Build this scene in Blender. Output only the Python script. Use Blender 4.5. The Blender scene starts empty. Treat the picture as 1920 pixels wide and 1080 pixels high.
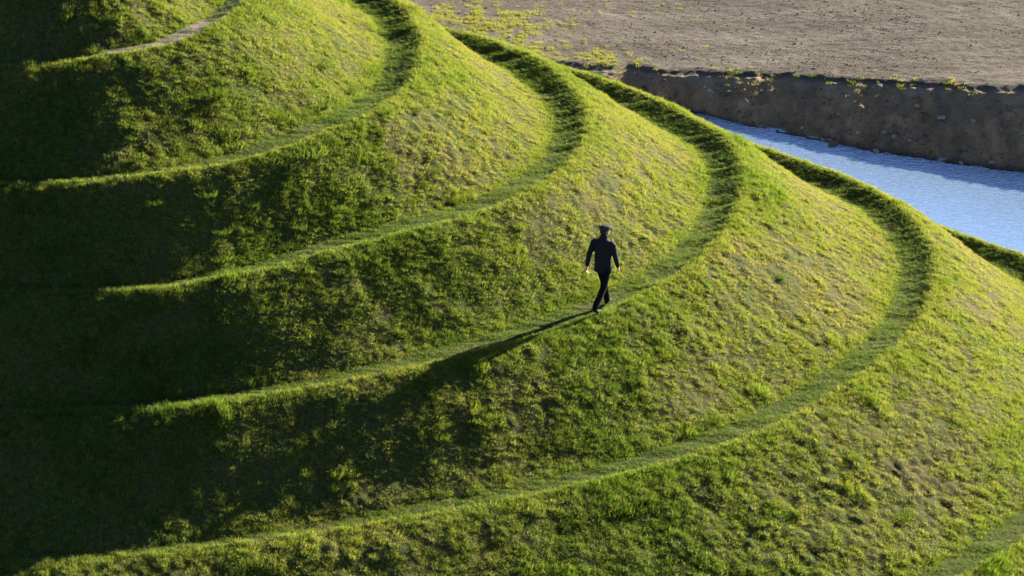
import bpy, bmesh, math, random
import numpy as np
from mathutils import Vector, Matrix
scene = bpy.context.scene
C = scene.collection
PI = math.pi
rng = np.random.default_rng(7)
random.seed(7)

# ------------------------------------------------------------------ camera
CAM = (-1.743, -43.928, 19.105)
cd = bpy.data.cameras.new('camera'); cam = bpy.data.objects.new('camera', cd); C.objects.link(cam)
cam.location = CAM
cam.rotation_euler = (math.radians(90 - 23), 0, 0)
cd.lens = 85; cd.sensor_width = 36; cd.clip_start = .5; cd.clip_end = 3000
scene.camera = cam
# ------------------------------------------------------------------ light
SUN_EL, SUN_AZ = math.radians(19.5), math.radians(49.3)      # azimuth clockwise from +Y
w = bpy.data.worlds.new('World'); scene.world = w; w.use_nodes = True
wn = w.node_tree
bg = wn.nodes['Background']; sky = wn.nodes.new('ShaderNodeTexSky')
sky.sky_type = 'NISHITA'; sky.sun_disc = False
sky.air_density = .34; sky.dust_density = .3; sky.ozone_density = 1.5; sky.sun_elevation = SUN_EL; sky.sun_rotation = SUN_AZ
wn.links.new(sky.outputs[0], bg.inputs[0]); bg.inputs[1].default_value = .05
sl = bpy.data.lights.new('sun', 'SUN'); sl.energy = 5; sl.angle = math.radians(.5); sl.color = (1, .88, .66)
so = bpy.data.objects.new('sun', sl); C.objects.link(so)
sd = Vector((math.cos(SUN_EL) * math.sin(SUN_AZ), math.cos(SUN_EL) * math.cos(SUN_AZ), math.sin(SUN_EL)))
so.rotation_euler = sd.to_track_quat('Z', 'Y').to_euler(); so.location = sd * 80
vs = scene.view_settings
vs.view_transform = 'Standard'; vs.look = 'None'; vs.exposure = 2.45; vs.gamma = 1; vs.use_curve_mapping = False

# ------------------------------------------------------------------ noise
def _h(i, j, k, s):
    n = (i * 374761393 + j * 668265263 + k * 2147483647 + s * 974634777) & 0xffffffff
    n = ((n ^ (n >> 13)) * 1274126177) & 0xffffffff
    n = n ^ (n >> 16)
    return (n & 0xffff) / 65535.0
def vnoise(x, y, z=0, s=0):
    x, y, z = np.broadcast_arrays(np.asarray(x, float), y, z)
    i = np.floor(x).astype(np.int64); j = np.floor(y).astype(np.int64); k = np.floor(z).astype(np.int64)
    fx, fy, fz = x - i, y - j, z - k
    fx = fx*fx*(3-2*fx); fy = fy*fy*(3-2*fy); fz = fz*fz*(3-2*fz)
    r = 0
    for a in (0, 1):
        for b in (0, 1):
            for c in (0, 1):
                r = r + _h(i+a, j+b, k+c, s) * (fx if a else 1-fx) * (fy if b else 1-fy) * (fz if c else 1-fz)
    return r * 2 - 1
def fbm(x, y, z=0, o=3, s=0):
    r = 0; a = 1; t = 0
    for q in range(o):
        r = r + a * vnoise(np.asarray(x) * 2**q, np.asarray(y) * 2**q, np.asarray(z) * 2**q, s + q); t += a; a *= .55
    return r / t
def sst(a, b, x):
    t = np.clip((x - a) / (b - a), 0, 1); return t*t*(3-2*t)

# ------------------------------------------------------------------ the spiral mound as a function
CX, CY, HS = -11.5, 5.0, 1.55
TM = math.degrees(math.atan2(-CY, -CX - 0)) if False else math.degrees(math.atan2(-CY, -CX))
TAB = {   # radius of each terrace lip by bearing (degrees) about the mound's centre
-1: [(-180,1.0),(-90,1.0),(0,1.0),(60,1.0),(180,.9)],
0: [(-180,2.75),(-140,2.76),(-95,2.78),(-85,2.86),(-75,2.95),(-65,3.06),(-55,3.21),(-45,3.42),(-35,3.59),(-25,3.74),(-15,3.87),(-5,4.01),(5,4.19),(20,4.5),(40,4.8),(70,4.6),(110,3.6),(180,1.0)],
1: [(-180,5.4),(-140,5.4),(-95,5.42),(-85,5.48),(-75,5.61),(-65,5.88),(-55,6.2),(-45,6.46),(-35,6.72),(-25,7.04),(-15,7.38),(-5,7.62),(5,7.86),(15,8.15),(25,8.42),(35,8.8),(50,8.9),(70,7.8),(110,5.2),(180,2.75)],
2: [(-180,7.1),(-140,7.1),(-95,7.1),(-85,7.18),(-75,7.46),(-65,7.8),(-55,8.08),(-45,8.35),(-35,8.82),(-25,9.62),(-15,10.5),(-5,11.12),(5,11.5),(15,11.8),(25,11.88),(35,11.74),(50,11.1),(70,9.8),(110,7.6),(180,5.4)],
3: [(-180,9.0),(-140,9.0),(-95,9.0),(-85,9.12),(-75,9.38),(-65,9.76),(-55,10.25),(-45,10.88),(-35,11.66),(-25,12.6),(-15,13.55),(-5,14.32),(5,15.05),(15,15.5),(25,15.32),(35,15.0),(45,14.6),(60,13.5),(80,12.2),(110,10.2),(180,7.1)],
4: [(-180,11.8),(-140,11.8),(-95,11.8),(-85,11.93),(-75,12.12),(-65,12.42),(-55,13.0),(-45,14.0),(-35,15.2),(-25,16.46),(-15,17.68),(-5,18.7),(5,19.4),(15,19.35),(25,18.3),(35,17.3),(50,16.4),(80,14.6),(110,12.4),(180,9.0)],
5: [(-180,15.6),(-140,15.6),(-95,15.6),(-85,15.8),(-75,16.2),(-65,16.8),(-55,17.6),(-45,18.7),(-35,20.0),(-25,21.3),(-15,22.5),(-5,23.0),(5,23.1),(13,22.65),(18,21.6),(25,20.6),(35,19.3),(50,18),(80,16.2),(110,14.4),(180,11.8)],
6: [(-180,19.5),(-140,19.5),(-95,19.5),(-75,20.2),(-55,21.8),(-35,24.2),(-15,26),(5,25.6),(18,24.0),(35,21.4),(60,19.5),(110,17.4),(180,15.6)],
}
def pch(x, P):
    X = np.array([p[0] for p in P], float); Y = np.array([p[1] for p in P], float)
    h = np.diff(X); d = np.diff(Y) / h
    m = np.zeros(len(X)); m[0] = d[0]; m[-1] = d[-1]
    for i in range(1, len(X)-1):
        m[i] = (d[i-1]*h[i] + d[i]*h[i-1]) / (h[i-1]+h[i])
    i = np.clip(np.searchsorted(X, x) - 1, 0, len(X)-2)
    t = (x - X[i]) / h[i]
    return ((1+2*t)*(1-t)**2*Y[i] + t*(1-t)**2*h[i]*m[i] + t*t*(3-2*t)*Y[i+1] + t*t*(t-1)*h[i]*m[i+1])
TH0 = math.degrees(math.atan2(0 - CY, 0 - CX))           # bearing of the walker: lip height 0 there
def Rl(k, th):
    r = pch(th, TAB[k])
    return r + .05 * vnoise(th * .11, k * 3.7, 0, 3) + .025 * vnoise(th * .4, k * 3.7, 0, 4) * (1 if k >= 0 else 0)
def Zl(k, th): return (3 - k) * HS + HS * (th - TH0) / 360. + .03 * vnoise(th * .14, k * 5.1, 0, 8)
def Wp(k, th):                                            # path width
    w = .24 + .68 * sst(-80, -8, th)
    if k == 0: w = .25 + .35 * sst(-75, -10, th)
    return w
def Bm(k, th): return .03 + .165 * sst(-32, 10, th)         # height of the bank along the outer edge
def profile(k, th, t):
    """k: terrace. t in 0..1 across the path from its foot to the lip, 1..2 down the slope to the next path."""
    R = Rl(k, th); Z = Zl(k, th); W = Wp(k, th); B = Bm(k, th)
    Rn = Rl(k+1, th) - Wp(k+1, th); Zn = Zl(k+1, th) - Bm(k+1, th) + .03
    tp = np.clip(t, 0, 1); ts = np.clip(t - 1, 0, 1)
    rp = R - W * (1 - tp)
    lip = np.exp(-((rp - R) / (.16 + .32 * sst(-30, 10, th))) ** 2)
    zp = Z - B * (1 - lip) + .03 * (1 - tp)
    rs = R + (Rn - R) * ts
    f = ts + .035 * np.sin(2 * PI * ts) * -1
    round_ = .10 * np.exp(-ts / .07) * 0
    zs = Z + (Zn - Z) * f + .05 * np.sin(PI * np.clip(ts / .25, 0, 1)) + round_
    return np.where(t <= 1, rp, rs), np.where(t <= 1, zp, zs)
HR = np.random.default_rng(5); PRINTS = []     # footprints trodden into the slope: (terrace, bearing, t)
for tr, nn in (([(-27.8,1.43),(-24.8,1.48),(-21.8,1.53),(-19.2,1.62),(-16.5,1.70)], 26), ([(-8.0,1.25),(-10.0,1.38),(-12.8,1.40)], 11)):
    tr = np.array(tr); u = np.linspace(0, len(tr)-1, nn)
    for i, q in enumerate(u):
        PRINTS.append((np.interp(q, range(len(tr)), tr[:, 0]) + HR.normal(0, .12), np.interp(q, range(len(tr)), tr[:, 1]) + (.012 if i % 2 else -.012) + HR.normal(0, .006)))
def prints(k, th, t):
    d = 0 * th
    if k == 4:
        for a, b in PRINTS: d = np.maximum(d, np.exp(-(((th - a) * .30) ** 2 + ((t - b) * 3.8) ** 2) / .0045))
    return d
def relief(x, y, z, t):
    """small unevenness of the turf, metres along the outward normal"""
    onslope = sst(1.0, 1.06, t) * (1 - sst(1.93, 2.0, t))
    a = .07 * fbm(x * .55, y * .55, z * .55, 3, 11) + .042 * fbm(x * 2.2, y * 2.2, z * 2.2, 3, 21)
    m = fbm(x * 6.5, y * 6.5, z * 6.5, 2, 31)
    rough = .35 + .65 * sst(-.3, .4, fbm(x * .3, y * .3, z * .3, 2, 41))
    a = a + .062 * rough * m
    return a * (.22 + .78 * onslope)

def mound_point(k, th, t, rel=True):
    th = np.asarray(th, float); t = np.asarray(t, float)
    r, z = profile(k, th, t)
    c, s = np.cos(np.radians(th)), np.sin(np.radians(th))
    x = CX + r * c; y = CY + r * s
    if rel:
        d = relief(x, y, z, t) - .075 * prints(k, th, t)
        onp = (1 - sst(.85, 1.02, t)) * sst(.0, .12, t)
        arc = r * np.radians(th)
        rip = .7 * vnoise(arc * 3.2 + .6 * vnoise(x, y, 0, 5), r * .8, k, 61) + .9 * vnoise(arc * 8, r * 1.6, k, 62)
        z = z + d * .85 + onp * .022 * rip
        x = x + c * d * .5; y = y + s * d * .5
    return x, y, z

# ------------------------------------------------------------------ material helpers
def mat(name):
    m = bpy.data.materials.new(name); m.use_nodes = True
    nt = m.node_tree; b = nt.nodes['Principled BSDF']
    return m, nt, b
def nd(nt, typ, **kw):
    n = nt.nodes.new(typ)
    for k, v in kw.items():
        if k.startswith('i_'):
            key = k[2:]; key = int(key) if key.isdigit() else key.replace('_', ' ')
            n.inputs[key].default_value = v
        else: setattr(n, k, v)
    return n
def ramp(nt, stops, fac):
    r = nt.nodes.new('ShaderNodeValToRGB'); e = r.color_ramp.elements
    while len(e) > 1: e.remove(e[-1])
    e[0].position = stops[0][0]; e[0].color = (*stops[0][1], 1)
    for p, c in stops[1:]:
        q = e.new(p); q.color = (*c, 1)
    nt.links.new(fac, r.inputs[0]); return r.outputs[0]
def noise(nt, scale, detail=4, rough=.6, vec=None, dist=0):
    n = nd(nt, 'ShaderNodeTexNoise', i_Scale=scale, i_Detail=detail, i_Roughness=rough, i_Distortion=dist)
    if vec is not None: nt.links.new(vec, n.inputs['Vector'])
    return n.outputs[0]
def mix(nt, fac, a, b):
    m = nt.nodes.new('ShaderNodeMix'); m.data_type = 'RGBA'
    for s, v in ((0, fac), (6, a), (7, b)):
        if hasattr(v, 'is_linked'): nt.links.new(v, m.inputs[s])
        else: m.inputs[s].default_value = v if s == 0 else (*v, 1)
    return m.outputs[2]
def math_(nt, op, a, b=None, clamp=False):
    m = nt.nodes.new('ShaderNodeMath'); m.operation = op; m.use_clamp = clamp
    for s, v in ((0, a), (1, b)):
        if v is None: continue
        if hasattr(v, 'is_linked'): nt.links.new(v, m.inputs[s])
        else: m.inputs[s].default_value = v
    return m.outputs[0]
def bump(nt, b, h, strength=.5, dist=.02):
    n = nd(nt, 'ShaderNodeBump', i_Strength=strength, i_Distance=dist)
    nt.links.new(h, n.inputs['Height']); nt.links.new(n.outputs[0], b.inputs['Normal'])
def simple(name, col, rough=.8, var=.25, scale=30, spec=.3):
    m, nt, b = mat(name)
    tc = nd(nt, 'ShaderNodeTexCoord').outputs['Object']
    n = noise(nt, scale, 4, .6, tc)
    c = ramp(nt, [(.3, tuple(v*(1-var) for v in col)), (.7, tuple(v*(1+var) for v in col))], n)
    nt.links.new(c, b.inputs['Base Color']); b.inputs['Roughness'].default_value = rough
    b.inputs['Specular IOR Level'].default_value = spec
    bump(nt, b, n, .3, .004)
    return m

def turf_mat():
    m, nt, b = mat('turf_soil')
    g = nd(nt, 'ShaderNodeNewGeometry').outputs['Position']
    n1 = noise(nt, 1.3, 5, .65, g); n2 = noise(nt, 14, 4, .7, g)
    gr = ramp(nt, [(.3, (.018, .030, .006)), (.55, (.045, .065, .012)), (.75, (.09, .10, .025))], n2)
    so_ = ramp(nt, [(.3, (.035, .026, .014)), (.7, (.13, .10, .045))], n2)
    a = nd(nt, 'ShaderNodeAttribute', attribute_name='bare').outputs['Fac']
    f = math_(nt, 'ADD', math_(nt, 'MULTIPLY', math_(nt, 'SUBTRACT', n1, .5), 1.6), a, True)
    c = mix(nt, f, gr, so_)
    d = nd(nt, 'ShaderNodeAttribute', attribute_name='dirt').outputs['Fac']
    pn = noise(nt, 30, 3, .7, g)
    dirtc = ramp(nt, [(.3, (.07, .058, .05)), (.7, (.22, .19, .165))], pn)
    c = mix(nt, d, c, dirtc)
    nt.links.new(c, b.inputs['Base Color']); b.inputs['Roughness'].default_value = .95
    b.inputs['Specular IOR Level'].default_value = .15
    bump(nt, b, noise(nt, 22, 5, .75, g), .8, .05)
    return m
M_TURF = turf_mat()

def blade_mat(name, stops, dry, transl=.55):
    """grass blade: colour from the clump's own 'tone' (dry..lush) and a per-clump random"""
    m = bpy.data.materials.new(name); m.use_nodes = True; nt = m.node_tree
    nt.nodes.clear()
    out = nt.nodes.new('ShaderNodeOutputMaterial')
    t = nd(nt, 'ShaderNodeAttribute', attribute_name='tone', attribute_type='INSTANCER').outputs['Fac']
    rn = nd(nt, 'ShaderNodeObjectInfo').outputs['Random']
    bl = nd(nt, 'ShaderNodeAttribute', attribute_name='blade').outputs['Fac']
    v = math_(nt, 'ADD', t, math_(nt, 'MULTIPLY', math_(nt, 'SUBTRACT', bl, .5), .5))
    v = math_(nt, 'ADD', v, math_(nt, 'MULTIPLY', math_(nt, 'SUBTRACT', rn, .5), .2), True)
    c = ramp(nt, stops, v)
    df = nd(nt, 'ShaderNodeBsdfDiffuse'); tr = nd(nt, 'ShaderNodeBsdfTranslucent')
    gl = nd(nt, 'ShaderNodeBsdfGlossy', i_Roughness=.45)
    gl.inputs['Color'].default_value = (.9, .95, .8, 1)
    nt.links.new(c, df.inputs[0])
    tc = nd(nt, 'ShaderNodeHueSaturation', i_Saturation=1.06, i_Value=1.25); nt.links.new(c, tc.inputs['Color'])
    nt.links.new(tc.outputs[0], tr.inputs[0])
    ms = nd(nt, 'ShaderNodeMixShader', i_Fac=transl); nt.links.new(df.outputs[0], ms.inputs[1]); nt.links.new(tr.outputs[0], ms.inputs[2])
    m2 = nd(nt, 'ShaderNodeMixShader', i_Fac=.022); nt.links.new(ms.outputs[0], m2.inputs[1]); nt.links.new(gl.outputs[0], m2.inputs[2])
    nt.links.new(m2.outputs[0], out.inputs[0])
    return m
M_BLADE = blade_mat('grass_blades', [(0, (.27, .215, .08)), (.18, (.265, .25, .06)), (.43, (.21, .245, .04)), (.75, (.13, .188, .025)), (1, (.066, .122, .016))], None)
M_TUFT = blade_mat('tuft_blades', [(0, (.085, .13, .018)), (.3, (.12, .175, .024)), (1, (.06, .12, .015))], None)

def setp(o, label=None, cat=None, group=None, kind=None):
    if label: o['label'] = label
    if cat: o['category'] = cat
    if group: o['group'] = group
    if kind: o['kind'] = kind
    return o
def mesh_np(name, V, F, material, smooth=True, attrs=None):
    me = bpy.data.meshes.new(name)
    V = np.asarray(V, np.float32); F = np.asarray(F, np.int32)
    me.vertices.add(len(V)); me.vertices.foreach_set('co', V.ravel())
    n = F.shape[1]
    me.loops.add(F.size); me.loops.foreach_set('vertex_index', F.ravel())
    me.polygons.add(len(F)); me.polygons.foreach_set('loop_start', np.arange(0, F.size, n, dtype=np.int32))
    me.polygons.foreach_set('loop_total', np.full(len(F), n, np.int32))
    me.update(calc_edges=True)
    if smooth: me.polygons.foreach_set('use_smooth', np.ones(len(F), bool))
    for a, v in (attrs or {}).items():
        at = me.attributes.new(a, 'FLOAT', 'POINT'); at.data.foreach_set('value', np.asarray(v, np.float32))
    me.materials.append(material)
    o = bpy.data.objects.new(name, me); C.objects.link(o)
    return o
def grid_faces(nr, nc, flip=False):
    i = np.arange(nr-1)[:, None] * nc + np.arange(nc-1)[None]
    F = np.stack([i, i+1, i+nc+1, i+nc], -1).reshape(-1, 4)
    return F[:, ::-1] if flip else F

# ------------------------------------------------------------------ mound meshes
th_vis = np.arange(-112, 66, .15)
TH = np.concatenate([np.arange(-180, -112, 3.), th_vis, np.arange(66, 180.1, 3.)]); TH[-1] = 180
TP = np.linspace(0, 1, 13); TS = 1 + np.linspace(0, 1, 46)[0:]
def bareness(x, y, z, k, t):
    return fbm(x * .5, y * .5, z * .5, 3, 51)
def dirt_of(k, th, t, x, y, z):
    d = 0 * th
    if k == 0:
        d = sst(-72, -48, th) * (1 - sst(.7, 1.0, t)) * sst(-.1, .1, t)
        d = d * sst(-.5, .1, fbm(x * 3, y * 3, z * 3, 3, 71) + .12)
    if k in (2, 3, 4):
        d = d + .0
    d = d + .0 + 0 * d
    return np.clip(d, 0, 1)
def band(name, k, tt):
    T, A = np.meshgrid(tt, TH, indexing='ij')
    x, y, z = mound_point(k, A, T)
    b = .16 + .5 * bareness(x, y, z, k, T) + .12 * sst(-40, 10, A) * (k >= 1)
    b = b + .9 * prints(k, A, T)
    b = np.clip(np.where(T < 1, .05 + .3 * b, b), 0, 1)
    d = dirt_of(k, A, T, x, y, z)
    V = np.stack([x, y, z], -1).reshape(-1, 3)
    return mesh_np(name, V, grid_faces(len(tt), len(TH), True), M_TURF, True, {'bare': b.ravel(), 'dirt': d.ravel()})
top = np.linspace(0, 1, 6)
for k in range(0, 6):
    o = band('path', k, TP); setp(o, kind='structure')
for k in range(-1, 6):
    tt = TS if k >= 0 else np.concatenate([np.linspace(0, 1, 4)[:-1], TS])
    o = band('hill_slope', k, tt); setp(o, kind='structure')
# cap of the summit and the skirt running down under the water
A = TH
r6, z6 = profile(5, A, np.full_like(A, 2.0))
rows = [(r6 - .02, z6), (r6 + 1.2, z6 * 0 - 5.6), (r6 + 2.6, z6 * 0 - 6.35), (r6 + 4, z6*0 - 7.4)]
V = np.concatenate([np.stack([CX + r*np.cos(np.radians(A)), CY + r*np.sin(np.radians(A)), z], -1) for r, z in rows])
setp(mesh_np('hill_foot', V, grid_faces(4, len(A), True), M_TURF, True, {'bare': np.full(len(V), .4), 'dirt': np.zeros(len(V))}), kind='structure')
r, z = profile(-1, TH[::8], np.zeros(len(TH[::8])))
a8 = np.radians(TH[::8])
Vt = np.concatenate([[[CX, CY, float(z.mean()) + .1]], np.stack([CX + r*np.cos(a8), CY + r*np.sin(a8), z], -1)])
n = len(a8); Ft = [[0, 1 + i, 1 + (i+1) % n] for i in range(n)]
setp(mesh_np('hill_top', Vt, np.array(Ft), M_TURF, True, {'bare': np.full(len(Vt), .2), 'dirt': np.zeros(len(Vt))}), kind='structure')

# ------------------------------------------------------------------ ground, canal bed, far bank and field: one sheet
def zf(x): return -5.6 + .085 * 12 * sst(-.25, 1.25, (x - 4.5) / 12.) * 1.0
def ytoe(x):
    b = pch(np.clip(x, 4.35, 13.87), [(4.35,30.97),(5.8,29.65),(7.39,28.52),(8.95,27.52),(10.51,26.73),(12.04,26.01),(13.87,25.3)])
    return np.where(x < 4.35, np.minimum(30.97 + (4.35 - x) * .6, 32 - (1.8 - x) * .95), b) - np.where(x > 13.87, (x - 13.87) * .38, 0)
def ycrest(x):
    b = pch(np.clip(x, -.31, 14.3), [(-.31,33.57),(1.45,32.95),(2.5,32.7),(4.44,32.4),(5.96,31.92),(7.63,31.2),(9.27,30.49),(10.85,29.7),(12.43,28.97),(14.3,28.22)])
    b = np.where(x < -.31, 33.57 - (-.31 - x) * .95, b) - np.where(x > 14.3, (x - 14.3) * .38, 0)
    return np.maximum(b, ytoe(x) + 1.0)
X = np.concatenate([np.array([-900, -500, -250, -120, -60, -35, -20]), np.arange(-12, 26, .075), np.array([30, 38, 50, 80, 140, 300, 600, 1000.])])
NB = 40; NF = 330
rowsy = []; rowsz = []; rowt = []
yt, yc = ytoe(X), ycrest(X)
yt = yt + .12 * fbm(X * .9, 0, 0, 3, 81); yc = yc + .30 * fbm(X * .7, 5, 0, 4, 82)
yn = ytoe(np.clip(X, -60, 80)) - 12
for q in (0, .35, .6, .8, .9, .96, 1.0):
    rowsy.append(-900 + (yn + 900) * q); rowsz.append(0*X - 6.15); rowt.append(-3)
for d_, z_ in ((.7, -6.7), (2.5, -7.5)): rowsy.append(yn + d_); rowsz.append(0*X + z_); rowt.append(-2)
rowsy.append(yt - 2.2); rowsz.append(0*X - 7.4); rowt.append(-1)
rowsy.append(yt - .5); rowsz.append(0*X - 6.75); rowt.append(-.5)
for t in np.linspace(0, 1, NB):
    rowsy.append(yt + (yc - yt) * t); 
    shelf = np.where(t < .16, t / .16 * .05, .05 + (t - .16) / .84 * .95)
    rowsz.append(-6.53 + (zf(X) + 6.53) * (shelf ** .9)); rowt.append(t)
for t in (np.arange(1, NF + 1) / NF):
    dd = 14.5 * t; rowsy.append(yc + dd); rowsz.append(zf(X)); rowt.append(1 + dd)
for dd in (18, 25, 40, 70, 120, 250, 600, 1500): rowsy.append(yc + dd); rowsz.append(zf(X)); rowt.append(1 + dd)
Y = np.array(rowsy); Z = np.array(rowsz); T = np.array(rowt)[:, None] + 0 * Y; XX = X[None] + 0 * Y
near = (np.abs(XX - 7) < 19.5) & (T > -.6) & (T < 16)
onb = sst(.05, .2, T) * (1 - sst(.97, 1.25, T))
gul = np.abs(vnoise(XX * .6 - Y * .5, Y * .12, 0, 91)); gul2 = np.abs(vnoise(XX * 1.5 - Y * 1.0, Y * .3, 0, 92))
dz = onb * (.20 * (gul - .35) + .18 * (gul2 - .3) + .11 * fbm(XX * 3, Y * 3, 0, 3, 93)) * (1 - .7 * sst(.55, .85, T))
fld = sst(1.0, 1.6, T)
dz += fld * (.05 * fbm(XX * .35, Y * .35, 0, 3, 94) + .03 * fbm(XX * 2.0, Y * 2.4, 0, 3, 95) + .016 * fbm(XX * 6, Y * 8, 0, 2, 96))
dz -= .13 * np.exp(-((T - 1.02) / .28) ** 2) * (T > .2)
dz += .05 * fbm(XX * 4, Y * 4, 0, 3, 97) * sst(-.2, .3, T) * (1 - fld)
dz += .04 * sst(.85, 1.0, T) * (1 - sst(1.0, 1.8, T)) * fbm(XX * 1.2, Y * 1.2, 0, 2, 98)
Z = Z + np.where(near, dz, 0)

m, nt, b = mat('dry_earth')
g = nd(nt, 'ShaderNodeNewGeometry').outputs['Position']
mp = nd(nt, 'ShaderNodeMapping'); mp.inputs['Scale'].default_value = (.45, 1, 1); nt.links.new(g, mp.inputs[0]); gm = mp.outputs[0]
n1 = noise(nt, .5, 5, .6, gm); n2 = noise(nt, 9, 5, .75, gm); n3 = noise(nt, 2.2, 4, .6, gm)
fc = ramp(nt, [(.25, (.028, .025, .023)), (.48, (.062, .055, .050)), (.66, (.12, .107, .096))], n2)
fc2 = ramp(nt, [(.3, (.036, .032, .029)), (.7, (.125, .111, .098))], n1)
fc = mix(nt, .5, fc, fc2)
mp3 = nd(nt, 'ShaderNodeMapping'); mp3.inputs['Scale'].default_value = (.10, .55, 1); mp3.inputs['Rotation'].default_value = (0, 0, .12); nt.links.new(g, mp3.inputs[0])
n5 = noise(nt, 1.1, 4, .6, mp3.outputs[0], .6)
fc = mix(nt, math_(nt, 'MULTIPLY', math_(nt, 'SUBTRACT', n5, .52), 3.5, True), fc, (.15, .137, .125))
fc = mix(nt, math_(nt, 'MULTIPLY', math_(nt, 'SUBTRACT', .46, n5), 3.0, True), fc, (.04, .036, .034))
bc = ramp(nt, [(.35, (.38, .235, .12)), (.6, (.52, .35, .20))], n3)
bc2 = ramp(nt, [(.3, (.19, .155, .125)), (.7, (.40, .33, .27))], n2)
tb = nd(nt, 'ShaderNodeAttribute', attribute_name='across').outputs['Fac']
mp2 = nd(nt, 'ShaderNodeMapping'); mp2.inputs['Scale'].default_value = (.9, .3, .3); mp2.inputs['Rotation'].default_value = (0, 0, .95); nt.links.new(g, mp2.inputs[0])
strk = noise(nt, 1.6, 4, .65, mp2.outputs[0], .3); n4 = noise(nt, 22, 4, .8, g)
bc = mix(nt, math_(nt, 'MULTIPLY', math_(nt, 'SUBTRACT', strk, .42), 3, True), (.20, .135, .08), bc)
bc = mix(nt, math_(nt, 'MULTIPLY', math_(nt, 'SUBTRACT', n4, .5), 3, True), bc, (.48, .40, .31))
grey = math_(nt, 'ADD', math_(nt, 'MULTIPLY', math_(nt, 'SUBTRACT', n3, .5), 3), math_(nt, 'MULTIPLY', math_(nt, 'SUBTRACT', tb, .8), 2.6), True)
bc = mix(nt, grey, bc, bc2)
isf = nd(nt, 'ShaderNodeMapRange'); isf.inputs[1].default_value = .93; isf.inputs[2].default_value = 1.25; nt.links.new(tb, isf.inputs[0])
c = mix(nt, isf.outputs[0], bc, fc)
wet = nd(nt, 'ShaderNodeMapRange'); wet.inputs[1].default_value = .04; wet.inputs[2].default_value = .16; nt.links.new(tb, wet.inputs[0])
c = mix(nt, wet.outputs[0], (.04, .03, .03), c)
nearg = nd(nt, 'ShaderNodeMapRange'); nearg.inputs[1].default_value = -2.6; nearg.inputs[2].default_value = -1.5; nt.links.new(tb, nearg.inputs[0])
c = mix(nt, nearg.outputs[0], (.07, .09, .02), c)
gr = nd(nt, 'ShaderNodeAttribute', attribute_name='green').outputs['Fac']
c = mix(nt, math_(nt, 'MULTIPLY', gr, .7), c, (.13, .12, .04))
nt.links.new(c, b.inputs['Base Color']); b.inputs['Roughness'].default_value = .95; b.inputs['Specular IOR Level'].default_value = .2
bump(nt, b, noise(nt, 16, 6, .8, gm), .9, .06)
M_EARTH = m
green = (1 - sst(-1.5, 1.5, XX + .55 * (Y - 37) + 1.6 * fbm(XX * .8, Y * .5, 0, 3, 99))) * fld * sst(-.35, .25, fbm(XX * 2, Y * 1.4, 0, 3, 101))
green = green * (np.abs(XX - 7) < 22)
V = np.stack([XX, Y, Z], -1).reshape(-1, 3)
ground = mesh_np('ground', V, grid_faces(len(T), len(X)), M_EARTH, True, {'across': np.clip(T, -3, 3).ravel(), 'green': green.ravel()})
setp(ground, kind='structure')

# ------------------------------------------------------------------ water
m, nt, b = mat('canal_water')
g = nd(nt, 'ShaderNodeNewGeometry').outputs['Position']
mp = nd(nt, 'ShaderNodeMapping'); mp.inputs['Rotation'].default_value = (0, 0, math.radians(28)); mp.inputs['Scale'].default_value = (1, 2.2, 1); nt.links.new(g, mp.inputs[0])
na = noise(nt, 4.2, 3, .6, mp.outputs[0], .5); nb = noise(nt, .22, 2, .5, g)
b.inputs['Base Color'].default_value = (.47, .67, .92, 1); b.inputs['Roughness'].default_value = .04; b.inputs['IOR'].default_value = 1.33; b.inputs['Metallic'].default_value = .8
b.inputs['Specular IOR Level'].default_value = .5
sx = nd(nt, 'ShaderNodeSeparateXYZ'); nt.links.new(g, sx.inputs[0])
off = math_(nt, 'SUBTRACT', math_(nt, 'SUBTRACT', 33.9, sx.outputs[1]), math_(nt, 'MULTIPLY', sx.outputs[0], .62))   # metres out from the far shore
calm = nd(nt, 'ShaderNodeMapRange', i_3=1.0, i_4=.3); calm.inputs[1].default_value = 1.5; calm.inputs[2].default_value = 8
nt.links.new(math_(nt, 'ADD', off, math_(nt, 'MULTIPLY', math_(nt, 'SUBTRACT', nb, .5), 6)), calm.inputs[0])
bump(nt, b, math_(nt, 'MULTIPLY', na, calm.outputs[0]), .38, .10)
M_WATER = m
xs = np.array([-60, -35, -20, -10, 0, 5, 10, 15, 20, 30, 45, 70.])
Vw = np.concatenate([np.stack([xs, ytoe(xs) + .6, 0*xs - 6.5], -1), np.stack([xs, ytoe(xs) - 12.6, 0*xs - 6.5], -1)])
setp(mesh_np('water', Vw, grid_faces(2, len(xs), True), M_WATER), kind='structure')

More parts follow.
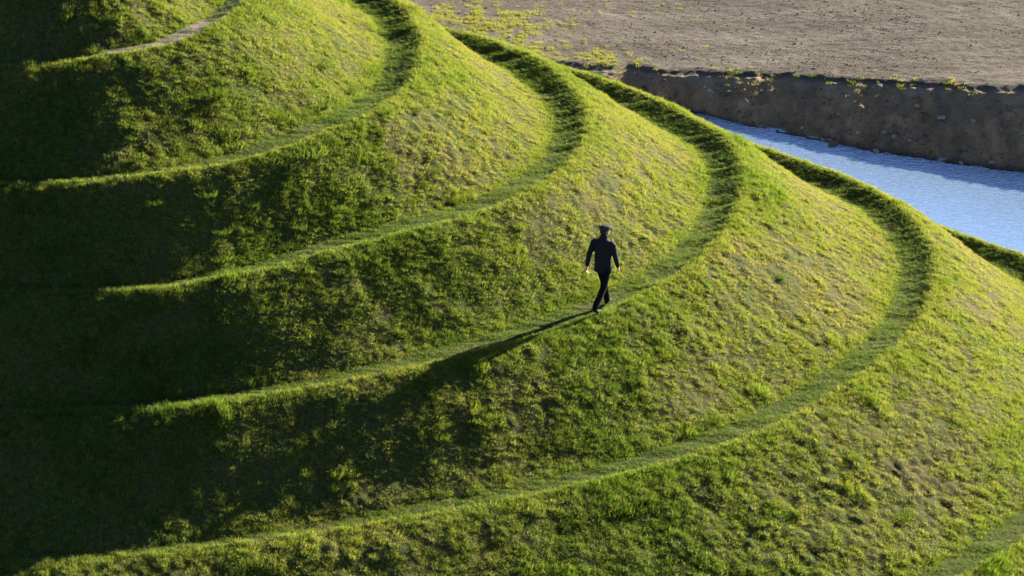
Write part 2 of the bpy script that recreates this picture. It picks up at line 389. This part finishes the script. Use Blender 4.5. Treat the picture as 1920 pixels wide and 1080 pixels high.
# ------------------------------------------------------------------ grass
protos = bpy.data.collections.new('grass_clumps')        # not linked to the scene
def clump_mesh(name, n, h, rad, width, lean, seed, material, curve=.5):
    r = np.random.default_rng(seed); V = []; F4 = []; tone = []
    for i in range(n):
        a = r.uniform(0, 2*PI); rr = rad * math.sqrt(r.uniform()); bx, by = rr*math.cos(a), rr*math.sin(a)
        hh = h * r.uniform(.55, 1.15); az = r.uniform(0, 2*PI) if r.uniform() < .5 else a + r.normal(0, .5)
        ln = abs(r.normal(0, lean)) + .1
        dx, dy = math.cos(az), math.sin(az); wa = r.uniform(0, PI); wx, wy = math.cos(wa)*width/2, math.sin(wa)*width/2
        b0 = len(V)
        for s, ww in ((0, 1), (.5, .8)):
            off = hh * ln * s ** 1.6; z = hh * s * (1 - .15*ln*s)
            V += [(bx + dx*off - wx*ww, by + dy*off - wy*ww, z - (.01 if s == 0 else 0)), (bx + dx*off + wx*ww, by + dy*off + wy*ww, z)]
        off = hh * ln; V.append((bx + dx*off, by + dy*off, hh * (1 - curve * ln * .5)))
        F4 += [(b0, b0+1, b0+3, b0+2), (b0+2, b0+3, b0+4)]
        tone += [r.uniform()] * 5
    me = bpy.data.meshes.new(name); me.from_pydata(V, [], F4); me.materials.append(material)
    at = me.attributes.new('blade', 'FLOAT', 'POINT'); at.data.foreach_set('value', tone)
    return me
def proto(name, *a, **k):
    o = bpy.data.objects.new(name, clump_mesh(name, *a, **k)); protos.objects.link(o); return o
for i in range(6):
    proto('grass_clump', 26, .062 + .008*i, .078, .0065, .5, 100 + i, M_BLADE)

def scatter_gn(name, P, rot, scale, tone, coll):
    me = bpy.data.meshes.new(name); me.vertices.add(len(P)); me.vertices.foreach_set('co', np.asarray(P, np.float32).ravel())
    for a, v, ty, key in (('rot', rot, 'FLOAT_VECTOR', 'vector'), ('size', scale, 'FLOAT_VECTOR', 'vector'), ('tone', tone, 'FLOAT', 'value')):
        at = me.attributes.new(a, ty, 'POINT'); at.data.foreach_set(key, np.asarray(v, np.float32).ravel())
    o = bpy.data.objects.new(name, me); C.objects.link(o)
    ng = bpy.data.node_groups.new(name, 'GeometryNodeTree')
    ng.interface.new_socket('Geometry', in_out='INPUT', socket_type='NodeSocketGeometry')
    ng.interface.new_socket('Geometry', in_out='OUTPUT', socket_type='NodeSocketGeometry')
    gi = ng.nodes.new('NodeGroupInput'); go = ng.nodes.new('NodeGroupOutput')
    ci = ng.nodes.new('GeometryNodeCollectionInfo'); ci.inputs[0].default_value = coll
    ci.inputs['Separate Children'].default_value = True; ci.inputs['Reset Children'].default_value = True
    ip = ng.nodes.new('GeometryNodeInstanceOnPoints'); ip.inputs['Pick Instance'].default_value = True
    def na_(nm, dt):
        q = ng.nodes.new('GeometryNodeInputNamedAttribute'); q.data_type = dt; q.inputs[0].default_value = nm; return q.outputs[0]
    L = ng.links.new
    L(gi.outputs[0], ip.inputs['Points']); L(ci.outputs[0], ip.inputs['Instance'])
    L(na_('rot', 'FLOAT_VECTOR'), ip.inputs['Rotation']); L(na_('size', 'FLOAT_VECTOR'), ip.inputs['Scale'])
    L(ip.outputs[0], go.inputs[0])
    md = o.modifiers.new('scatter', 'NODES'); md.node_group = ng
    return o

def euler_from(nrm_r, th, lean, n):
    """clumps lean a little with the slope's outward normal, then spin about their axis (XYZ euler)"""
    spin = rng.uniform(0, 2*PI, n)
    a = np.radians(th)
    # tilt vector = outward horizontal * lean + jitter
    tx = np.cos(a) * lean + rng.normal(0, .13, n); ty = np.sin(a) * lean + rng.normal(0, .13, n)
    # Rz(spin) first then small rotations about x and y : euler XYZ applies x,y,z -> use tilt in local frame
    c, s = np.cos(-spin), np.sin(-spin)
    lx = c*tx - s*ty; ly = s*tx + c*ty
    return np.stack([-ly, lx, spin], -1)

def sample_bands(dens, t0, t1, ks, thr):
    PP = []; RR = []; SS = []; TT = []
    for k in ks:
        # area of cells
        ths = np.arange(thr[0], thr[1], 1.); ts = np.linspace(t0, t1, 13)
        A, T_ = np.meshgrid(ths, ts, indexing='ij'); x, y, z = mound_point(k, A, T_, False)
        P_ = np.stack([x, y, z], -1)
        ar = np.linalg.norm(np.cross(P_[1:, :-1] - P_[:-1, :-1], P_[:-1, 1:] - P_[:-1, :-1]), axis=-1)
        cnt = rng.poisson(ar * dens)
        ii, jj = np.nonzero(cnt); rep = cnt[ii, jj]
        th = np.repeat(ths[ii], rep) + rng.uniform(0, 1, rep.sum())
        t = np.repeat(ts[jj], rep) + rng.uniform(0, ts[1]-ts[0], rep.sum())
        yield k, th, t
def lush(x, y, z): return fbm(x * .35, y * .35, z * .35, 3, 111)
def clumpy(x, y, z): return fbm(x * 2.6, y * 2.6, z * 2.6, 2, 121)

PP, RR, SS, TT = [], [], [], []
for k, th, t in sample_bands(330, 1.0, 2.0, range(-1, 6), (-113, 64)):
    x, y, z = mound_point(k, th, t)
    L_ = lush(x, y, z); Cn = clumpy(x, y, z); f2 = fbm(x*9, y*9, z*9, 1, 131)
    edge = np.exp(-(t - 1) / .09) + .6 * np.exp(-(2 - t) / .05)
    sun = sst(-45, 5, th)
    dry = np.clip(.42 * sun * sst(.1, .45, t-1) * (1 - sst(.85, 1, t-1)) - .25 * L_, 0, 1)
    keep = rng.uniform(0, 1, len(t)) < np.clip(.72 + .6 * Cn + .4 * L_ + .6 * edge - .35 * dry, .18, 1) * (1 - prints(k, th, t))
    s = .62 + .28 * np.clip(Cn, -.6, 1) + .22 * L_ + .22 * f2 + (.55 - .2 * sun) * edge * (.6 + .4 * vnoise(th * 1.2, k, 0, 17)) - .12 * dry
    pt = sst(.38, .62, fbm(x * 1.25, y * 1.25, z * 1.25, 2, 161)) * (1 - .4 * sun)
    s = np.clip(s, .25, 1.6) * rng.uniform(.75, 1.2, len(t)) * (1 + .9 * pt)
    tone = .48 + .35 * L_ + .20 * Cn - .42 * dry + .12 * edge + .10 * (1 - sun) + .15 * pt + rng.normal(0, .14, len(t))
    n = keep.sum()
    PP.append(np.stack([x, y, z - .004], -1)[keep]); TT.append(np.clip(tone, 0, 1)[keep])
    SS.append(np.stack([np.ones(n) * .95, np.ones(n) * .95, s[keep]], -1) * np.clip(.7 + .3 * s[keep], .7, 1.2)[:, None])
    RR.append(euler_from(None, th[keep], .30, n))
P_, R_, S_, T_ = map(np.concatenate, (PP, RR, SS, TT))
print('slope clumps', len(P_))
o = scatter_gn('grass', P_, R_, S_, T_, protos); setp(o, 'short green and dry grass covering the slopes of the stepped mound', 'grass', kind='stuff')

PP, RR, SS, TT = [], [], [], []
for k, th, t in sample_bands(300, 0.0, 1.0, range(0, 6), (-113, 64)):
    x, y, z = mound_point(k, th, t)
    r, _ = profile(k, th, t); arc = r * np.radians(th)
    st = vnoise(arc * 3.2 + .6 * vnoise(x, y, 0, 5), r * .8, k, 61)
    edge = sst(.72, 1.0, t) + .6 * (1 - sst(0, .15, t))
    dd = dirt_of(k, th, t, x, y, z)
    keep = rng.uniform(0, 1, len(t)) < np.clip(.9 + .3 * st + .5 * edge, .3, 1) * (1 - .88 * dd)
    s = (.30 + .12 * st + .28 * edge * sst(-60, 10, th) + .30 * edge) * rng.uniform(.7, 1.3, len(t))
    tone = .82 + .2 * lush(x, y, z) - .38 * edge + .12 * st + rng.normal(0, .10, len(t))
    n = keep.sum()
    PP.append(np.stack([x, y, z - .004], -1)[keep]); TT.append(np.clip(tone, 0, 1)[keep])
    SS.append(np.stack([np.ones(n) * .95, np.ones(n) * .95, np.clip(s, .12, 1.4)[keep]], -1))
    RR.append(euler_from(None, th[keep], .10, n))
P_, R_, S_, T_ = map(np.concatenate, (PP, RR, SS, TT))
print('path clumps', len(P_))
o = scatter_gn('trodden_grass', P_, R_, S_, T_, protos); setp(o, 'short trodden grass growing on the narrow winding terrace paths', 'grass', kind='stuff')

# ------------------------------------------------------------------ stones and clods on the far side
def rock_mesh(name, seed, material, sub=2, flat=.6):
    bm = bmesh.new(); bmesh.ops.create_icosphere(bm, subdivisions=sub, radius=1)
    r = random.Random(seed); ax = [r.uniform(.7, 1.15) for _ in range(3)]; off = r.uniform(0, 99)
    co = np.array([v.co[:] for v in bm.verts]); d = 1 + .38 * fbm(co[:,0]*1.3+off, co[:,1]*1.3, co[:,2]*1.3, 2, seed)
    for v, q in zip(bm.verts, d): v.co = Vector((v.co.x*ax[0]*q, v.co.y*ax[1]*q, v.co.z*ax[2]*q*flat))
    me = bpy.data.meshes.new(name); bm.to_mesh(me); bm.free(); me.materials.append(material); return me
M_STONE = simple('pale_stone', (.30, .26, .23), .9, .3, 8)
M_CLOD = simple('earth_clod', (.11, .09, .072), .95, .35, 5)
def ground_z(xq, yq):
    """height of the ground sheet by lookup in its grid columns"""
    xi = np.clip(np.searchsorted(X, xq), 1, len(X)-1); xi = np.where(np.abs(X[xi-1]-xq) < np.abs(X[xi]-xq), xi-1, xi)
    return np.array([np.interp(yy, Y[:, i], Z[:, i]) for i, yy in zip(np.atleast_1d(xi), np.atleast_1d(yq))])
clods = bpy.data.collections.new('clod_shapes')
for i in range(5):
    o = bpy.data.objects.new('clod', rock_mesh('clod', 40 + i, M_CLOD, 1)); clods.objects.link(o)
N = 26000
xq = rng.uniform(-7, 19, N); dd = rng.uniform(0, 1, N) * 13.2
yq = ycrest(xq) + dd
keep = rng.uniform(0, 1, N) < np.clip(.45 + .9 * fbm(xq * .6, yq * .5, 0, 3, 141), .08, 1); xq, yq, dd = xq[keep], yq[keep], dd[keep]
N2 = 13000; xb = rng.uniform(-1, 18, N2); tb_ = rng.uniform(.03, 1.0, N2); yb = ytoe(xb) + (ycrest(xb) - ytoe(xb)) * tb_
kb = rng.uniform(0, 1, N2) < np.clip(.35 + .9 * fbm(xb * 1.1 + yb*.4, yb * .4, 0, 2, 142) + .5*(tb_ < .3), .05, 1); xb, yb = xb[kb], yb[kb]
xx, yy = np.concatenate([xq, xb]), np.concatenate([yq, yb]); zz = ground_z(xx, yy)
n = len(xx); s = np.exp(rng.normal(-4.2, .45, n)); s = np.clip(s, .007, .05); s[len(xq):] *= rng.choice([.8, 1.2, 2.2], len(xb), p=[.6, .32, .08])
R_ = rng.uniform(0, 6.28, (n, 3)) * np.array([.05, .05, 1])
o = scatter_gn('clods', np.stack([xx, yy, zz + s * .15], -1), R_, np.stack([s, s, s], -1) * rng.uniform(.7, 1.3, (n, 3)), rng.uniform(0, 1, n), clods)
setp(o, 'brown clods and pebbles strewn over the bare field and its bank', 'clods', kind='stuff')

# ------------------------------------------------------------------ dry weedy grass on the field beside the mound
weeds = bpy.data.collections.new('weed_clumps')
for i in range(3):
    o = bpy.data.objects.new('weed_clump', clump_mesh('weed_clump', 22, .11, .13, .014, .6, 300 + i, M_BLADE)); weeds.objects.link(o)
N = 26000
xq = rng.uniform(-12, 5, N); yq = ycrest(xq) + rng.uniform(.1, 14, N)
gq = (1 - sst(-1.5, 1.5, xq + .55 * (yq - 37) + 1.6 * fbm(xq * .8, yq * .5, 0, 3, 99))) * sst(-.25, .35, fbm(xq * 2, yq * 1.4, 0, 3, 101))
keep = rng.uniform(0, 1, N) < gq * .5 + .012; xq, yq = xq[keep], yq[keep]; n = len(xq)
o = scatter_gn('weeds', np.stack([xq, yq, ground_z(xq, yq)], -1), np.stack([0*xq, 0*xq, rng.uniform(0, 6, n)], -1), np.ones((n, 3)) * rng.uniform(.4, .9, (n, 1)), rng.uniform(.1, .6, n), weeds)
setp(o, 'patchy yellowish weeds on the bare field behind the top of the mound', 'weeds', kind='stuff')

N = 420; xq = rng.uniform(-1, 17, N); yq = ycrest(xq) + rng.normal(-.15, .42, N)
keep = rng.uniform(0, 1, N) < np.clip(.35 + 1.3 * fbm(xq * 1.3, 3, 0, 2, 151), 0, 1); xq, yq = xq[keep], yq[keep]; n = len(xq)
o = scatter_gn('weeds', np.stack([xq, yq, ground_z(xq, yq)], -1), np.stack([0*xq, 0*xq, rng.uniform(0, 6, n)], -1), np.ones((n, 3)) * rng.uniform(.3, 1.0, (n, 1)), rng.uniform(.0, .8, n), weeds)
setp(o, 'sparse low weeds scattered along the crest of the canal bank', 'weeds', kind='stuff')

# ------------------------------------------------------------------ single tufts
tuft_meshes = [clump_mesh('grass_tuft', 240, .17, .22, .008, .6, 500 + i, M_TUFT, .9) for i in range(4)]
def tuft(x, y, z, s, label, group, i=0, hz=1.0, cat='grass tuft', name='grass_tuft'):
    o = bpy.data.objects.new(name, tuft_meshes[i % 4]); C.objects.link(o)
    o.location = (x, y, z - .02); o.scale = (s, s, s * hz); o.rotation_euler = (0, 0, i * 1.3)
    return setp(o, label, cat, group)
TUFTS = {'bigmound':(1,-34.0,1.15,1.7),'bymanright':(3,-15.2,.12,1.05),'a1':(0,-37.0,1.50,1.2),'a2':(0,-4.0,1.65,1),'a3':(0,-7.0,1.90,1),'a4':(0,4.0,1.93,1),'a5':(0,-17.5,1.9,1),'a6':(0,-23.0,1.90,1),
'b1':(1,-63.2,1.28,.9),'b2':(1,-54.0,1.28,1),'b3':(1,-54.0,1.62,.9),'b4':(1,-55.8,1.88,.9),'b5':(1,-42.0,1.78,.7),'b6':(1,-35.0,1.70,.8),'b7':(1,-28.8,1.70,.9),'b8':(1,-18.0,1.62,.8),'b9':(1,-47.5,1.45,.7),
'c1':(1,-16.0,1.03,.9),'c2':(1,-20.8,1.15,.7),'c3':(1,-10.8,1.18,.65),'c4':(1,.8,1.15,.6),'c5':(1,-5.2,1.33,.6),'c6':(1,1.2,1.60,.6),'c7':(1,-8.2,1.60,.6),'c8':(1,-16.0,1.35,.55),'c9':(1,-10.8,1.78,.6),
'd1':(3,-46.0,1.53,.8),'d2':(3,-47.0,1.25,.6),'e1':(3,-26.8,1.93,.8),'e2':(4,-24.5,1.33,.75),'e3':(4,-33.8,1.45,.8),'e4':(4,-16.5,1.20,.7),'e5':(3,-15.2,1.88,.6),'e6':(3,-19.2,1.83,.6),'e7':(4,-10.0,1.30,.6),'e8':(4,-10.8,1.62,.7),'e9':(5,18.0,1.03,.7),
'f1':(4,-26.2,1.70,1.1),'f2':(4,-18.2,1.75,.9),'f3':(4,-22.0,1.07,.7),'f4':(4,-34.2,1.05,.6),'f5':(3,-26.2,1.15,.9),'f6':(3,-76.2,1.38,.8),'g1':(3,-4.0,1.35,.6),'g3':(3,-7.5,1.40,.6),'g4':(1,-1.8,1.78,.7),
'h1':(4,1.0,1.12,.6),'h2':(4,1.8,1.33,.6),'h3':(4,-1.2,1.48,.6),'h4':(4,-3.0,1.03,.6)}
special = {'bigmound': 'large bright lump of grass on the outer edge of the second path from the top',
 'bymanright': 'dark green clump of grass on the path just ahead of the walking man',
 'f1': 'bright green weedy clump low in the bottom right of the mound',
 'f5': 'bright tuft hanging over the path edge right below the walker',
 'f6': 'pale tuft alone in the dark slope at the lower left',
 'a1': 'low flat tuft on the topmost slope, above the second path'}
ORD = ['first', 'second', 'third', 'fourth', 'fifth', 'sixth', 'seventh', 'eighth', 'ninth', 'tenth', 'eleventh', 'twelfth', 'thirteenth', 'fourteenth', 'fifteenth', 'sixteenth', 'seventeenth', 'eighteenth', 'nineteenth', 'twentieth']
SL = {0: 'slope under the topmost path', 1: 'slope under the second path down', 2: 'slope under the third path down', 3: 'slope under the walked path', 4: 'slope under the lowest path', 5: 'outermost slope by the water'}
pos = {q: mound_point(v[0], v[1], v[2]) for q, v in TUFTS.items()}
for k in range(6):
    ks = sorted([q for q in TUFTS if TUFTS[q][0] == k and q not in special], key=lambda q: float(pos[q][0]))
    for i, q in enumerate(ks): special[q] = f'small grass tuft, {ORD[i]} from the left on the {SL[k]}'
for i, (q, v) in enumerate(TUFTS.items()):
    x, y, z = map(float, pos[q])
    tuft(x, y, z, v[3], special[q], 'grass tufts standing out on the slopes of the mound', i, .8)

BT = [(5.7,32.25,1.0),(7.58,31.5,.7),(8.07,31.35,.8),(9.26,30.6,.9),(6.52,32.22,.45),(10.76,29.7,1.0),(12.14,29.5,.9),(11.33,28.45,.8),(3.27,33.75,.6),(2.67,32.5,.7),(10.2,29.9,.5),(7.0,31.9,.5),(13.2,28.6,.5),(9.6,30.2,.6)]
BT.sort()
for i, (x, y, s) in enumerate(BT):
    o = tuft(x, y, float(ground_z(np.array([x]), np.array([y]))[0]), s * .8, f'yellow green weed tuft, {ORD[i]} from the left along the crest of the canal bank', 'weed tufts along the crest of the earth bank', i, .7, 'weed', 'weed_tuft')

STN = [(4.79,.55,.12),(5.36,.63,.09),(8.4,.04,.20),(9.98,.33,.11),(10.26,.30,.10),(9.17,.25,.09),(9.64,.04,.10),(9.95,.04,.08),(11.08,.74,.11),(11.74,.58,.13),(13.0,.13,.1),(12.1,.06,.08),(7.5,.2,.07),(8.1,.1,.08),(12.7,.63,.1),(10.7,.26,.07),(8.7,.5,.08)]
STN.sort()
stone_meshes = [rock_mesh('stone', 70 + i, M_STONE, 2, .65) for i in range(4)]
boulder = rock_mesh('stone', 91, simple('brown_stone', (.16, .11, .08), .9, .3, 8), 2, .6)
for i, (x, t, s) in enumerate(STN):
    y = float(ytoe(x) + (ycrest(x) - ytoe(x)) * t); z = float(ground_z(np.array([x]), np.array([y]))[0])
    big = s > .19
    o = bpy.data.objects.new('stone', boulder if big else stone_meshes[i % 4]); C.objects.link(o)
    o.location = (x, y, z + s * .2); o.scale = (s * 1.3, s, s); o.rotation_euler = (0, .2, i * 1.7)
    setp(o, 'largest brown boulder lying at the edge of the water' if big else f'pale stone lying on the earth bank, {ORD[i]} from the left', 'boulder' if big else 'stone', 'stones on the earth bank above the canal')

# ------------------------------------------------------------------ the walking man
M_SKIN = simple('skin', (.36, .19, .13), .55, .1, 40)
M_COAT = simple('dark_coat', (.011, .011, .013), .8, .25, 40, .25)
M_TROU = simple('dark_trousers', (.006, .006, .008), .9, .2, 60, .1)
M_CAP = simple('grey_cap', (.035, .035, .038), .9, .25, 90, .2)
M_SHOE = simple('black_shoe', (.012, .011, .011), .75, .2, 40, .15)
M_HAIR = simple('grey_hair', (.025, .022, .02), .8, .3, 120, .3)
def loft(bm, rings, nseg=14, close=True):
    """rings: (centre, rx, ry, right, forward) closed into one tube"""
    prev = None; first = None
    for c, rx, ry, u, v in rings:
        c = Vector(c)
        vs_ = [bm.verts.new(c + u * (rx * math.cos(2*PI*i/nseg)) + v * (ry * math.sin(2*PI*i/nseg))) for i in range(nseg)]
        if prev:
            for i in range(nseg): bm.faces.new((prev[i], prev[(i+1) % nseg], vs_[(i+1) % nseg], vs_[i]))
        else: first = vs_
        prev = vs_
    if close:
        bm.faces.new(list(reversed(first))); bm.faces.new(prev)
def limb(bm, pts, radii, nseg=12, ref=Vector((1, 0, 0)), flat=1.0, dome=True):
    pts = [Vector(p) for p in pts]; rings = []
    if dome:
        a = (pts[0] - pts[1]).normalized(); b = (pts[-1] - pts[-2]).normalized()
        pts = [pts[0] + a * radii[0] * .6] + pts + [pts[-1] + b * radii[-1] * .6]
        radii = [radii[0] * .55] + list(radii) + [radii[-1] * .55]
    for i, p in enumerate(pts):
        d = (pts[min(i+1, len(pts)-1)] - pts[max(i-1, 0)]).normalized()
        u = (ref - d * ref.dot(d)).normalized(); v = d.cross(u)
        rings.append((p, radii[i], radii[i] * flat, u, v))
    loft(bm, rings, nseg)
XA, YA = Vector((1, 0, 0)), Vector((0, 1, 0))
def column(bm, prof, nseg=20):        # prof: (x, y, z, rx, ry)
    loft(bm, [((x, y, z), rx, ry, XA, YA) for x, y, z, rx, ry in prof], nseg)
def solid(name, bm, material, voxel, parent=None, smooth=4):
    bmesh.ops.recalc_face_normals(bm, faces=bm.faces[:])
    me = bpy.data.meshes.new(name + '_raw'); bm.to_mesh(me); bm.free()
    o = bpy.data.objects.new(name, me); C.objects.link(o)
    r = o.modifiers.new('r', 'REMESH'); r.mode = 'VOXEL'; r.voxel_size = voxel; r.use_smooth_shade = True
    s = o.modifiers.new('s', 'SMOOTH'); s.iterations = smooth; s.factor = .5
    dg = bpy.context.evaluated_depsgraph_get(); dg.update()
    m2 = bpy.data.meshes.new_from_object(o.evaluated_get(dg)); m2.name = name
    o.modifiers.clear(); o.data = m2; m2.materials.clear(); m2.materials.append(material)
    for p in m2.polygons: p.use_smooth = True
    if parent: o.parent = parent
    return o
# joints, metres; x right, y ahead, z up
HIP_R, KNEE_R, ANK_R = (.09, .02, .90), (.085, -.09, .50), (.06, -.375, .20)
HIP_L, KNEE_L, ANK_L = (-.08, .04, .90), (-.06, .20, .50), (-.02, .275, .10)
SH_R, EL_R, WR_R = (.195, .055, 1.42), (.262, .05, 1.15), (.272, .15, .915)
SH_L, EL_L, WR_L = (-.195, .035, 1.42), (-.262, -.04, 1.15), (-.285, -.09, .905)
person = None
bm = bmesh.new()
column(bm, [(.005,.03,.86,.13,.09), (.005,.035,1.0,.135,.09), (0,.045,1.2,.155,.10), (0,.05,1.36,.165,.095), (0,.055,1.44,.10,.07), (0,.06,1.49,.058,.06), (0,.075,1.56,.056,.06)], 18)
limb(bm, [HIP_R, KNEE_R, ANK_R], [.07, .05, .035]); limb(bm, [HIP_L, KNEE_L, ANK_L], [.07, .05, .035])
limb(bm, [SH_R, EL_R, WR_R], [.04, .034, .026]); limb(bm, [SH_L, EL_L, WR_L], [.04, .034, .026])
# feet
limb(bm, [ANK_R, (.055,-.38,.13), (.06,-.26,.05), (.07,-.19,.03)], [.03, .034, .032, .022])
limb(bm, [ANK_L, (-.02,.27,.05), (-.03,.40,.04), (-.04,.47,.03)], [.03, .034, .032, .022])
# head, turned a little to the right
HC = Vector((0, .095, 1.625)); q = Matrix.Rotation(math.radians(-32), 3, 'Z')
def hp(x, y, z): return HC + q @ Vector((x, y, z))
hu, hv = q @ XA, q @ YA
loft(bm, [(hp(0,.012,-.118),.032,.04,hu,hv), (hp(0,.018,-.10),.05,.062,hu,hv), (hp(0,.012,-.06),.064,.082,hu,hv), (hp(0,.0,-.01),.073,.094,hu,hv), (hp(0,-.004,.04),.075,.096,hu,hv), (hp(0,-.006,.08),.064,.082,hu,hv), (hp(0,-.006,.108),.038,.05,hu,hv)], 18)
limb(bm, [hp(0,.085,.012), hp(0,.103,-.014), hp(0,.108,-.03)], [.010,.013,.014], 8)                       # nose
for sx in (-1, 1): limb(bm, [hp(sx*.074,-.004,-.03), hp(sx*.082,-.014,.0), hp(sx*.078,-.018,.024)], [.008,.013,.010], 8, flat=.5)   # ears
limb(bm, [hp(-.02,.088,-.058), hp(0,.094,-.058), hp(.02,.088,-.058)], [.007,.009,.007], 8)                   # lips
# hands
def hand(bm, wr, side, fwd):
    W_ = Vector(wr); dn = Vector((side * .05, fwd, -1)).normalized()
    ahead = Vector((0, 1, 0)); ahead = (ahead - dn * ahead.dot(dn)).normalized(); out = dn.cross(ahead)
    rings = []
    for s_, a_, b_ in ((0, .024, .019), (.03, .036, .019), (.06, .042, .018), (.088, .042, .016), (.098, .036, .012)):
        rings.append((W_ + dn * s_, a_, b_, ahead, out))
    loft(bm, rings, 12)
    inn = -Vector((side, 0, 0))
    for j, (off, ln) in enumerate(((.031, .072), (.011, .082), (-.010, .076), (-.030, .060))):
        b0 = W_ + dn * .085 + ahead * off
        p1 = b0 + dn * ln * .45 + inn * .006; p2 = p1 + dn * ln * .3 + inn * .018; p3 = p2 + dn * ln * .18 + inn * .024
        limb(bm, [b0, p1, p2, p3], [.0095, .009, .008, .007], 8)
    t0 = W_ + dn * .025 + ahead * .026; t1 = t0 + dn * .03 + ahead * .026 + inn * .006; t2 = t1 + dn * .032 + ahead * .008 + inn * .008
    limb(bm, [t0, t1, t2], [.013, .011, .009], 8)
hand(bm, WR_R, 1, .28); hand(bm, WR_L, -1, -.12)
person = solid('person', bm, M_SKIN, .0055, smooth=2)
setp(person, 'man in a dark jacket and flat cap walking away along the grass path', 'person')
# eyes
M_EYE = simple('eye_white', (.7, .68, .65), .3, .05); 
for sx in (-1, 1):
    bm = bmesh.new(); bmesh.ops.create_icosphere(bm, subdivisions=2, radius=.012, matrix=Matrix.Translation(hp(sx*.031,.078,.012)))
    me = bpy.data.meshes.new('eye'); bm.to_mesh(me); bm.free(); me.materials.append(M_EYE)
    o = bpy.data.objects.new('eye', me); C.objects.link(o); o.parent = person
# hair
bm = bmesh.new()
loft(bm, [(hp(0,-.03,-.075),.05,.05,hu,hv), (hp(0,-.022,-.03),.076,.078,hu,hv), (hp(0,-.02,.03),.081,.085,hu,hv), (hp(0,-.018,.07),.074,.078,hu,hv)], 16)
solid('hair', bm, M_HAIR, .007, person, 3)
# flat cap: crown and peak
bm = bmesh.new()
loft(bm, [(hp(0,-.004,.035),.086,.108,hu,hv), (hp(0,-.002,.055),.094,.118,hu,hv), (hp(0,.004,.085),.094,.12,hu,hv), (hp(0,.006,.112),.078,.10,hu,hv), (hp(0,.0,.128),.04,.055,hu,hv)], 20)
cap = solid('cap', bm, M_CAP, .007, person, 3)
bm = bmesh.new()
loft(bm, [(hp(0,.085,.032),.072,.085,hu,hv), (hp(0,.087,.044),.076,.09,hu,hv), (hp(0,.085,.052),.066,.08,hu,hv)], 18)
o = solid('peak', bm, M_CAP, .006, cap, 2)
# trousers
bm = bmesh.new()
column(bm, [(.005,.03,.80,.14,.11), (.005,.03,.90,.165,.12), (.005,.035,1.0,.155,.11), (.005,.04,1.04,.14,.10)], 18)
limb(bm, [HIP_R, (.09,-.03,.72), KNEE_R, (.075,-.22,.35), (.062,-.365,.205), (.06,-.385,.17)], [.092, .085, .070, .066, .064, .062])
limb(bm, [HIP_L, (-.073,.12,.72), KNEE_L, (-.045,.25,.30), (-.022,.268,.13), (-.02,.268,.085)], [.092, .085, .070, .064, .063, .064])
solid('trousers', bm, M_TROU, .010, person, 3)
# jacket: body, sleeves
bm = bmesh.new()
column(bm, [(.005,.03,.80,.192,.135), (.005,.03,.84,.19,.133), (.003,.035,.95,.182,.128), (0,.04,1.08,.178,.122), (0,.045,1.2,.190,.128), (0,.05,1.32,.203,.13), (0,.05,1.40,.198,.115), (0,.05,1.45,.15,.092), (0,.055,1.49,.085,.078), (0,.06,1.505,.07,.07)], 26)
limb(bm, [(.165,.05,1.41), (.205,.055,1.385), EL_R, (.268,.10,1.03), WR_R], [.062, .064, .056, .050, .042])
limb(bm, [(-.165,.04,1.41), (-.205,.035,1.385), EL_L, (-.276,-.065,1.02), WR_L], [.062, .064, .056, .050, .042])
jk = solid('jacket', bm, M_COAT, .009, person, 3)
bm = bmesh.new()
column(bm, [(0,.058,1.475,.088,.08), (0,.062,1.52,.080,.076), (0,.07,1.56,.076,.074), (0,.07,1.565,.066,.064)], 20)
solid('collar', bm, M_COAT, .007, jk, 2)
for sx in (-1, 1):
    bm = bmesh.new()
    loft(bm, [((sx*.168,.07,.885),.022,.05,XA,YA), ((sx*.172,.07,.93),.022,.055,XA,YA)], 10)
    solid('pocket_flap', bm, M_COAT, .006, jk, 1)
# shoes
def shoe(pts, rad):
    bm = bmesh.new(); limb(bm, pts, rad, 14, flat=.85); solid('shoe', bm, M_SHOE, .007, person, 2)
shoe([(.06,-.40,.165), (.058,-.36,.105), (.062,-.27,.055), (.07,-.18,.034)], [.040, .044, .047, .038])
shoe([(-.02,.225,.048), (-.02,.29,.050), (-.03,.38,.045), (-.042,.47,.034)], [.040, .044, .048, .036])
person.rotation_euler = (0, 0, math.radians(-30))
person.location = (.03, .02, 0)
gx, gy, gz = mound_point(3, TH0 + .5, .55)
person.location.z = float(gz) + .035
